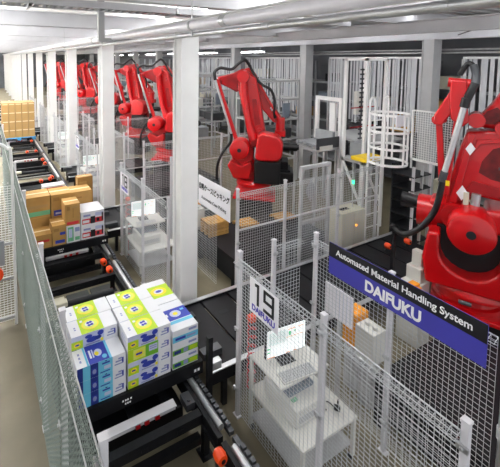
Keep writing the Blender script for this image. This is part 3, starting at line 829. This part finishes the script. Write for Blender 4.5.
# U shaped yoke round the drive cover
poly = [(-.54,.86),(-.6,1.25),(-.54,1.66),(-.38,1.68),(-.38,1.46)]
for i in range(11):
    a = PI + (PI)*i/10; poly.append((.0+.38*math.cos(a), 1.42+.37*math.sin(a)*.95))
poly += [(.4,1.62),(.75,1.6),(.82,1.1),(.7,.86)]
MB().prism(poly, -.5, -.12).build('yoke', 'red', t, bevel=.035, seg=3, smooth=True)
MB().box(-.42,-.12,.88,.7,.4,1.5).build('turret', 'red', t, bevel=.05, seg=3, smooth=True)
MB().box(-.44,-.2,1.05,.44,-.12,1.7).build('cavity_shade', 'black_rubber', t)  # black block standing in for the shade inside the yoke cavity
rdisc('motor_cover', t, .0, 1.83, -.7, -.16, .3)
MB().cyl((-.2,-.28,1.9),(-.2,.3,1.9),.2,22).build('shoulder_joint', 'red', t, smooth=True)
MB().box(.15,-.3,1.75,.75,.4,2.1).build('gear_housing', 'red', t, bevel=.07, seg=4, smooth=True)
MB().cyl((.02,-.2,2.02),(.04,-.2,2.3),.06,14).build('cylinder_rod', 'galvanised', t, smooth=True)
MB().box(-.12,-.24,2.0,-.05,-.1,2.3).build('rod_guide', 'beige', t)
# lower arm panel, hollow centre with dark grime
a = MB(); a.prism([(-.36,1.98),(-.33,2.3),(-.19,3.0),(-.12,3.23),(.55,3.3),(.7,2.6),(.66,2.2),(.1,2.24)], -.14, .25)
la = a.build('lower_arm', 'red', t, bevel=.04, seg=3, smooth=True)
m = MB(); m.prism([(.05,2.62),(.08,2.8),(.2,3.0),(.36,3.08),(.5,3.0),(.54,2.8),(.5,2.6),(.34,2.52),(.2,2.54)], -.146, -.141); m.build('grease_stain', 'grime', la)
m = MB(); m.prism([(-.3,2.1),(-.1,3.2),(-.02,3.2),(-.2,2.1)], -.2, -.14); m.build('arm_flange', 'red', la, bevel=.01)
m = MB(); m.box(.28,-.152,2.7,.42,-.147,2.74); m.build('slot', 'dark_steel', la)
MB().prism([(-.1,2.3),(-.02,2.48),(.5,2.4),(.6,2.26)], -.17, -.14).build('lower_flange', 'red_dark', la, bevel=.01)
MB().prism([(-.04,2.9),(.0,3.12),(.5,3.2),(.52,3.14),(.06,3.06)], -.17, -.14).build('upper_flange', 'red', la, bevel=.01)
f = MB(); f.prism([(-.12,3.3),(.05,3.5),(.16,3.66),(.3,3.9),(.62,3.98),(1.0,3.7),(1.1,3.3),(.6,3.25)], -.05, .35)
fa = f.build('elbow_housing', 'red', t, bevel=.08, seg=5, smooth=True)
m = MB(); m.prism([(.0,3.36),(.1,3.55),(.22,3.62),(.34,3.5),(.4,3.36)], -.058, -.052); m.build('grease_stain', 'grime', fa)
m = MB(); m.cyl((-.02,-.24,3.42),(-.02,.1,3.42),.11,18); m.cyl((.3,-.2,3.32),(.3,.1,3.32),.1,18); build_split(m, 'elbow_joint', 'red', t, smooth=True)
m = MB(); m.cyl((.42,-.3,3.4),(.42,-.06,3.4),.06,14); m.build('bearing_cap', 'galvanised', t, smooth=True)
# forearm reaching away, rear end with cap, side lever
m = MB(); m.cyl((-.4,-.2,3.98),(-.12,-.2,3.96),.075,18); m.build('link_pin', 'red', t, smooth=True)
m = MB(); m.prism([(-.36,4.02),(-.17,4.02),(-.14,3.88),(-.16,3.7),(-.1,3.4),(-.2,3.3),(-.34,3.42),(-.38,3.72)], -.3, -.12); m.build('rear_lever', 'red', t, bevel=.025, seg=3, smooth=True)
m = MB(); m.prism([(-.34,3.9),(-.22,3.88),(-.22,3.68),(-.46,3.28),(-.57,3.29),(-.57,3.44)], -.12, .04); m.build('side_lever', 'red', t, bevel=.02, seg=2, smooth=True)
MB().bar((-.5,-.04,3.36),(-.38,-.04,2.0),.09,.1).build('parallel_link', 'red', t, bevel=.015)
MB().bar((-.26,-.18,3.5),(-.34,-.18,2.2),.07,.08).build('parallel_link', 'red', t, bevel=.015)
MB().cyl((-.56,-.08,3.36),(-.44,.06,3.36),.06,14).build('link_pin', 'red', t, smooth=True)
MB().cyl((-.165,-.38,3.7),(-.385,-.38,2.54),.042,16).build('conduit', 'galvanised', t, smooth=True)
MB().cyl((-.37,-.38,2.62),(-.4,-.38,2.46),.055,14).build('hose_clamp', 'dark_steel', t, smooth=True)
MB().cyl((-.155,-.38,3.76),(-.18,-.38,3.62),.062,14).build('hose_clamp', 'black_rubber', t, smooth=True)
hose(t, [(-.155,-.38,3.72),(-.11,-.38,3.85),(-.06,-.36,3.98)], .055)
hose(t, [(-.06,-.36,3.96),(-.06,-.32,4.1),(-.1,-.3,4.25)], .05, 'dark_steel')
hose(t, [(-.1,-.3,4.24),(-.17,-.28,4.26),(-.26,-.26,4.1)], .04)
hose(t, [(-.395,-.38,2.5),(-.41,-.38,2.31),(-.47,-.38,1.98),(-.63,-.36,1.67),(-.86,-.34,1.47),(-1.02,-.3,1.5),(-1.06,-.3,1.56)], .045)
hose(t, [(-.4,.1,3.7),(-.3,.1,3.5),(-.24,.1,3.2),(-.34,.1,3.0)], .03)
m = MB(); m.cyl((-.74,.15,1.78),(-.52,.15,1.78),.26,24); m.build('wrist_flange', 'red', t, smooth=True)
m = MB(); m.cyl((-1.0,.15,1.93),(-.74,.15,1.9),.1,18); m.box(-1.0,.05,1.8,-.8,.25,1.86); m.build('gripper_motor', 'black_rubber', t, smooth=True)
MB().box(-.56,-.05,1.5,-.36,.35,2.05).build('wrist', 'red', t, bevel=.04, seg=3, smooth=True)
stickers(la, [(-.14,-.205,2.28,.12), (-.07,-.205,2.98,.1)])
MB().box(-.35,-.45,2.42,-.30,-.44,2.50).build('instruction_label', 'yellow', t)
# post that holds the hose
hpst = thing('hose_stand', 'black stand holding the black hose beside the nearest robot', 'stand', (5.98, 3.80, .476))
MB().bar((0,0,.02),(.02,0,1.04),.05,.05).build('post', 'black_paint', hpst); MB().box(-.1,-.04,0,.1,.1,.02).build('foot', 'black_paint', hpst)
# orange and cream tool blocks in front of the nearest robot
ot = thing('tool_bracket', 'orange bracket on a cream block before the nearest robot', 'bracket', (5.7, 3.28, 0))
MB().box(-.16,-.2,0,.14,.14,.52).build('plinth', 'cream', ot, bevel=.01)
m = MB(); m.box(-.12,-.15,.52,.12,.13,.58); m.box(.0,-.1,.58,.08,.1,.84); m.box(-.06,-.06,.78,.1,.06,.88); m.build('bracket_arm', 'amber', ot, bevel=.008)
cb2 = thing('cream_block', 'stepped cream casting standing left of the nearest robot', 'machine block', (6.1, 3.46, 0))
m = MB(); m.box(-.16,-.14,0,.16,.16,.72); m.box(-.05,-.1,.72,.14,.14,.95); m.box(.02,-.06,.95,.14,.1,1.2); m.build('body', 'cream', cb2, bevel=.012)

# ------------------------------------------------------------------ beyond the robot cells
cab = thing('control_cabinet', 'beige control cabinet behind the mesh fence, green lamp on top', 'cabinet', (6.57, 5.32, 0))
MB().box(0,0,.06,.74,.45,1.05).build('body', 'beige', cab, bevel=.012)
MB().box(.02,-.012,.1,.365,0,1.02).build('door', 'beige', cab, bevel=.004); MB().box(.375,-.012,.1,.72,0,1.02).build('door', 'beige', cab, bevel=.004)
MB().box(.02,.02,0,.72,.43,.06).build('plinth', 'dark_steel', cab)
MB().cyl((.42,-.03,.74),(.42,-.012,.74),.022,12).build('indicator_lamp', 'lamp_amber', cab)
m = MB()
for x in (.2,.27,.34): m.cyl((x,.2,1.055),(x,.2,1.08),.02,10)
m.box(.15,.14,1.05,.4,.26,1.056); m.build('push_buttons', 'charcoal', cab)
st = MB().cyl((.55,.2,1.05),(.55,.2,1.58),.012,10).build('lamp_pole', 'post_white', cab, smooth=True)
MB().cyl((.55,.2,1.58),(.55,.2,1.66),.03,14).build('signal_lamp', 'lamp_green', st, smooth=True)
MB().cyl((.55,.2,1.66),(.55,.2,1.71),.03,14).build('lamp_cap', 'panel_grey', st, smooth=True)

# strip curtains behind the robots
def strips(L, z0, z1):
    m = MB(); y = 0.
    while y < L:
        x = random.uniform(-.03,.03); w = random.uniform(.05,.1)
        m.box(x, y, z0+random.uniform(0,.25), x+.004, y+w, z1); y += w + random.uniform(.0,.08)
    return m
def curtain(y0, L, label):
    t = thing('strip_curtain', label, 'curtain', (10.75, y0, 0))
    MB().box(-.03,0,4.36,.03,L,4.42).build('rail', 'galvanised', t)
    strips(L-.02, 2.25, 4.36).build('strips', 'clear_vinyl', t)
    for yy in (.0, L/2, L): MB().box(-.03,yy-.03,0,.03,yy+.03,4.36).build('post', 'grey_paint', t)
    return t
curtain(6.2, 3.3, 'clear vinyl strip curtain between the two grey columns')
curtain(1.6, 3.6, 'clear vinyl strip curtain behind the nearest red robot')
curtain(10.8, 3.6, 'clear vinyl strip curtain behind the second red robot')
curtain(15.2, 3.6, 'clear vinyl strip curtain further back behind the third robot')

# dark shelf racks behind the curtains and along the far bays
def rack(label, loc, L, H, D=.9, levels=4, m='grey_paint', bins=True, group=None):
    t = thing('storage_rack', label, 'rack', loc, 0, group)
    n = max(1, round(L/1.2))
    for i in range(n+1):
        for d in (0, D): MB().box(d-.03, L*i/n-.03, 0, d+.03, L*i/n+.03, H).build('upright', m, t)
    for l in range(levels):
        z = .35 + l*(H-.5)/levels
        b = MB(); b.box(-.03,0,z,.0,L,z+.08); b.box(D,0,z,D+.03,L,z+.08)
        b.box(0,0,z+.05,D,L,z+.07); b.build('shelf', m, t)
    return t
ri = 0
for k in range(7):
    r = rack(f'grey steel storage rack behind the strip curtains, {ORD[k]} from the front', (12.0, 1.2+PITCH*k, 0), 4.1, 4.3, 1.0, 5, 'dark_steel' if k % 2 else 'panel_grey')
    for j in range(9):
        l = j % 5; z = .35 + l*(4.3-.5)/5 + .071
        yy = .15 + (j*0.83) % 3.1
        w = random.uniform(.5,.8); h = random.uniform(.3,.55)
        mt = random.choice(['panel_grey','carton','panel_blue','charcoal','beige'])
        bb = MB(); bb.box(0,0,0,.7,w,h); bb.box(-.006,w*.2,h*.55,0,w*.8,h*.7)
        if l in (0,1) : continue
        o = bb.build('storage_bin', mt); o.location = (12.1, 1.2+PITCH*k+yy, z)
        tag(o, f'storage bin on a rack shelf behind the strip curtains', 'bin', 'storage bins on the far racks')

# white lift frame with platform
lf = thing('lift_frame', 'white steel lift frame with raised platform before the strip curtain', 'lift', (8.15, 6.05, 0))
for x, yy in ((0,.0),(0,.6),(.75,0),(.75,.6)): MB().box(x,yy,0,x+.07,yy+.07,4.35).build('upright', 'white_paint', lf)
m = MB(); m.box(0,0,4.3,.82,.07,4.36); m.box(0,.6,4.3,.82,.67,4.36); m.box(0,0,4.3,.07,.67,4.36); m.box(.75,0,4.3,.82,.67,4.36); m.build('top_frame', 'white_paint', lf)
MB().box(.0,.0,1.72,.82,.67,1.8).build('platform', 'grey_paint', lf)
m = MB(); m.bar((.03,.03,1.72),(.8,.03,.6),.05,.05); m.bar((.03,.03,.6),(.03,.64,1.72),.05,.05); build_split(m, 'brace', 'white_paint', lf)
m = MB(); m.box(.18,.2,1.8,.62,.55,2.2); m.box(.2,.18,1.9,.6,.2,2.15); m.build('carriage', 'panel_grey', lf)
MB().box(.3,0.5,2.9,.6,.58,3.5).build('control_panel', 'cream', lf)
m = MB()
for i in range(16): m.box(.4,.46,2.25+i*.12,.55,.5,2.29+i*.12)
m.box(.46,.47,2.25,.49,.49,4.1); m.build('lift_chain', 'dark_steel', lf)
m = MB(); m.cyl((-.02,.4,2.6),(.9,.4,2.6),.015,8); m.cyl((-.02,.4,3.1),(.9,.4,3.1),.015,8); build_split(m, 'cross_tube', 'red_dark', lf)
# white portal left of it
pt = thing('portal_frame', 'white inverted U shaped frame left of the lift', 'frame', (8.4, 6.9, 0), PI/2)
m = MB(); m.box(0,0,0,.09,.09,3.2); m.box(.82,0,0,.91,.09,3.2); m.box(0,0,3.2,.91,.09,3.3); m.build('frame', 'white_paint', pt)
MB().box(.2,.02,2.2,.38,.1,3.15).build('panel', 'white_paint', pt)
# roller unit left of portal
ru = thing('roller_unit', 'grey roller machine on a raised frame behind the second robot', 'machine', (7.4, 6.88, 0))
m = MB()
for x in (0,.75):
    for yy in (0,.75): m.box(x,yy,0,x+.05,yy+.05,1.95)
m.build('frame', 'grey_paint', ru)
MB().box(-.02,-.02,1.95,.82,.82,2.02).build('bed', 'grey_paint', ru)
m = MB()
for i in range(6): m.cyl((.05,.08+i*.13,2.09),(.75,.08+i*.13,2.09),.045,12)
m.build('rollers', 'panel_grey', ru, smooth=True)
MB().box(0,-.04,2.02,.8,.0,2.3).build('front_guard', 'dark_steel', ru); MB().box(.08,-.05,1.98,.55,-.04,2.1).build('label_plate', 'cream', ru)
MB().box(.7,.1,2.02,.8,.7,2.4).build('end_guard', 'panel_grey', ru)

# caged ladder
lc = thing('caged_ladder', 'white ladder with round safety cage behind the robot cells', 'ladder', (7.42, 4.93, 0))
def hoop(z, r=.37, a0=-PI*1.0, a1=PI*.99, h=.05):
    m = MB(); n = 28; vs = []
    for i in range(n+1):
        a = a0+(a1-a0)*i/n
        for rr, zz in ((r,z),(r+.012,z),(r+.012,z+h),(r,z+h)): vs.append((rr*math.cos(a), rr*math.sin(a), zz))
    fs = []
    for i in range(n):
        for k in range(4): fs.append((i*4+k, i*4+(k+1)%4, i*4+4+(k+1)%4, i*4+4+k))
    fs += [(3,2,1,0), tuple(n*4+k for k in range(4))]
    return m.add(vs, fs)
for z in (2.15, 2.48, 2.82, 3.17): hoop(z).build('cage_hoop', 'white_paint', lc)
for i in range(6):
    a = -PI*.88 + i*PI*2/6; x = .376*math.cos(a); yy = .376*math.sin(a)
    MB().box(x-.02, yy-.012, 2.15, x+.02, yy+.012, 3.22).build('cage_strap', 'white_paint', lc)
for s in (-.12, .34):
    MB().tube(spline([(s,.38,0),(s,.38,2.0),(s,.38,3.3),(s+.02,.38,3.46),(s+.09,.38,3.52),(s+.16,.38,3.46),(s+.18,.38,3.2),(s+.18,.38,2.1)]), .022, 10).build('stile', 'white_paint', lc, smooth=True)
m = MB(); z = .3
while z < 3.2: m.cyl((-.12,.38,z),(.34,.38,z),.014,8); z += .3
build_split(m, 'rung', 'white_paint', lc)
MB().box(-.35,-.38,3.0,-.1,-.365,3.22).build('notice_plate', 'sign_white', lc)
m = MB(); m.box(-.14,.42,2.06,.5,.8,2.14); m.build('landing', 'yellow', lc)
ypf = thing('mezzanine_frame', 'grey steel frame carrying the platform behind the caged ladder', 'platform', (9.2, 6.6, 0))
m = MB()
for x in (0,1.4): m.box(x,0,0,x+.08,.08,2.0); m.box(x,1.6,0,x+.08,1.68,2.0)
build_split(m, 'legs', 'grey_paint', ypf); MB().box(-.05,-.05,2.0,1.5,1.7,2.06).build('deck', 'grey_paint', ypf)

# white mesh screens in front of the grey column
ms_ = thing('mesh_screen', 'white mesh safety screen in front of the right grey column', 'screen', (9.1, 5.42, 0), R90)
wire_panel(.9, 1.95, 3.1, .055, .055, .008, 0).build('wire_mesh', 'white_paint', ms_)
m = MB(); m.box(-.03,-.03,0,.0,.03,3.12); m.box(.9,-.03,0,.93,.03,3.12); m.box(-.03,-.03,1.9,.93,.03,1.95); m.box(.0,-.02,3.1,.9,.02,3.13); m.build('frame', 'white_paint', ms_)

# dark slotted racks between cabinet and robot
dr2 = thing('slotted_rack', 'dark rack with white slotted uprights right of the beige cabinet', 'rack', (8.1, 4.75, 0))
for i, x in enumerate((0,.32,.64)): MB().box(x,0,0,x+.04,.05,2.0).build('upright', 'post_white' if i != 1 else 'grey_paint', dr2)
m = MB()
for i in range(6): m.box(.0,.0,.25+i*.3,.68,.5,.28+i*.3)
m.build('shelves', 'charcoal', dr2); MB().box(.02,.5,.1,.66,.53,1.98).build('back_panel', 'charcoal', dr2)
# beige overhead chute
ch = thing('beige_duct', 'beige sheet metal duct left of the nearest robot', 'duct', (8.85, 4.05, 0))
m = MB(); m.box(0,0,1.22,.2,.7,1.26); m.box(0,0,1.6,.2,.7,1.64); m.box(0,.66,1.26,.2,.7,1.6); m.box(.17,0,1.26,.2,.66,1.6); m.build('channel', 'beige', ch)
m = MB()
for x in (.0,.14): m.box(x,.05,0,x+.06,.11,1.22); m.box(x,.58,0,x+.06,.64,1.22)
build_split(m, 'legs', 'grey_paint', ch)

# machine frames left of the second robot (seen between column and robot) and repeated
def machine_frame():
    t = thing('machine_frame', 'x', 'machine')
    m = MB()
    for x in (0,.9,1.8):
        for yy in (0,1.2): m.box(x-.03,yy-.03,0,x+.03,yy+.03,3.6)
    m.build('uprights', 'grey_paint', t)
    for z in (.8,1.5,2.2,2.9,3.55):
        m = MB(); m.box(-.03,-.03,z,1.83,.03,z+.06); m.box(-.03,1.17,z,1.83,1.23,z+.06); m.box(-.03,0,z,.03,1.2,z+.06); m.box(1.77,0,z,1.83,1.2,z+.06); m.build('rail', 'grey_paint', t)
    MB().box(.1,.1,.86,.8,1.0,1.3).build('drive_box', 'panel_grey', t, bevel=.02)
    MB().box(1.0,.1,1.56,1.6,.9,1.9).build('tray', 'dark_steel', t, bevel=.02)
    MB().box(.1,.1,2.26,.5,.6,2.6).build('control_box', 'cream', t, bevel=.01)
    MB().box(1.1,.0,2.3,1.4,.04,2.8).build('guard_sheet', 'panel_blue', t)
    return t
mf = machine_frame(); mf.location = (8.0, 10.0, 0); mf['label'] = 'grey machine frame with drive boxes behind the second robot'
for k in range(1, 6): dup(mf, (8.0, 10.0+PITCH*k, 0), f'grey machine frame with drive boxes behind the {ORD[k+1]} robot')

# left of the corridor fence: guarded lift with rounded tube frame
gt = thing('guard_gate', 'white rounded tube gate with wire mesh at the left corridor edge', 'gate', (-.68, 6.55, 0))
MB().tube(spline([(0,0,0),(0,0,2.7),(.12,0,2.95),(.4,0,3.0),(.78,0,3.0),(.98,0,2.9),(1.04,0,2.6),(1.04,0,0)]), .024, 10).build('tube_frame', 'white_paint', gt, smooth=True)
wire_panel(1.0, .1, 2.3, .05, .04, .006, 0).build('wire_mesh', 'white_paint', gt).location = (.02, 0, 0)
for z in (1.35, .78, .12): MB().box(.02,-.02,z,1.02,.02,z+.04).build('rail', 'grey_paint', gt)
MB().box(.72,-.06,1.05,.9,-.02,1.45).build('latch_box', 'panel_grey', gt, bevel=.01)
om = thing('orange_lamp', 'orange round warning lamp beside the white tube gate', 'lamp', (.08, 6.34, 0))
MB().cyl((0,0,.99),(0,.06,.99),.11,24).build('lens', 'orange', om, smooth=True); MB().box(-.02,.06,0,.02,.1,1.05).build('post', 'grey_paint', om)
# pale lift shaft panel beyond the gate
lp = thing('mesh_guard', 'tall white mesh guard beside the corridor behind the tube gate', 'guard', (.1, 7.2, 0), PI/2)
wire_panel(5.0, .1, 2.9, .07, .06, .008, 0).build('wire_mesh', 'white_paint', lp)
for x in (0,1.25,2.5,3.75,5.0): MB().box(x-.03,-.03,0,x+.03,.03,2.95).build('post', 'white_paint', lp)
# distant inclined conveyor on the left of the block
# ------------------------------------------------------------------ light
def area(x, y, z, sx, sy, p, rot=(0,0,0), col=(1,1,1)):
    l = bpy.data.lights.new('area_light', 'AREA'); l.shape = 'RECTANGLE'; l.size = sx; l.size_y = sy; l.energy = p; l.color = col
    o = bpy.data.objects.new('area_light', l); COL.objects.link(o); o.location = (x,y,z); o.rotation_euler = rot
    return o
area(-1.4, 30, 5.40, .4, 62, 420)
area(4.6, 30, 5.42, .4, 62, 420)
area(8.9, 30, 5.42, .3, 62, 240)
area(12.3, 28, 4.6, .3, 26, 130)
area(-1.4, 34, 4.9, .6, 52, 7000, (PI,0,0))  # added uplight without a fixture, whitens the ceiling over the corridor
area(4.6, 22, 5.3, .6, 40, 700, (PI,0,0))  # weaker uplight, also added, to lift the ceiling over the cells
w = bpy.data.worlds.new('World'); S.world = w; w.use_nodes = True
w.node_tree.nodes['Background'].inputs[0].default_value = (.95,.97,1,1)
w.node_tree.nodes['Background'].inputs[1].default_value = 0.8

# ------------------------------------------------------------------ camera
F, PX, PY, YAW, PIT, ROL = 381.8, 194.82, 89.88, .508846, .0790657, -.0064269
cy, sy, cp, sp = math.cos(YAW), math.sin(YAW), math.cos(PIT), math.sin(PIT)
fwd = Vector((sy*cp, cy*cp, -sp)); right = Vector((cy, -sy, 0)); down = fwd.cross(right)
cr, sr = math.cos(ROL), math.sin(ROL)
r2 = right*cr + down*sr; d2 = down*cr - right*sr
cam = bpy.data.cameras.new('camera'); co = bpy.data.objects.new('camera', cam); COL.objects.link(co)
M = Matrix((( r2.x,-d2.x,-fwd.x,0),( r2.y,-d2.y,-fwd.y,0),( r2.z,-d2.z,-fwd.z,4.3),(0,0,0,1)))
co.matrix_world = M
cam.sensor_fit = 'HORIZONTAL'; cam.sensor_width = 36; cam.lens = 36*F/500
cam.shift_x = (250-PX)/500; cam.shift_y = (PY-233.5)/500
cam.clip_start = .05; cam.clip_end = 200
S.camera = co
S.view_settings.view_transform = 'Standard'; S.view_settings.look = 'None'
S.view_settings.gamma = 1; S.view_settings.use_curve_mapping = False
S.view_settings.exposure = .24
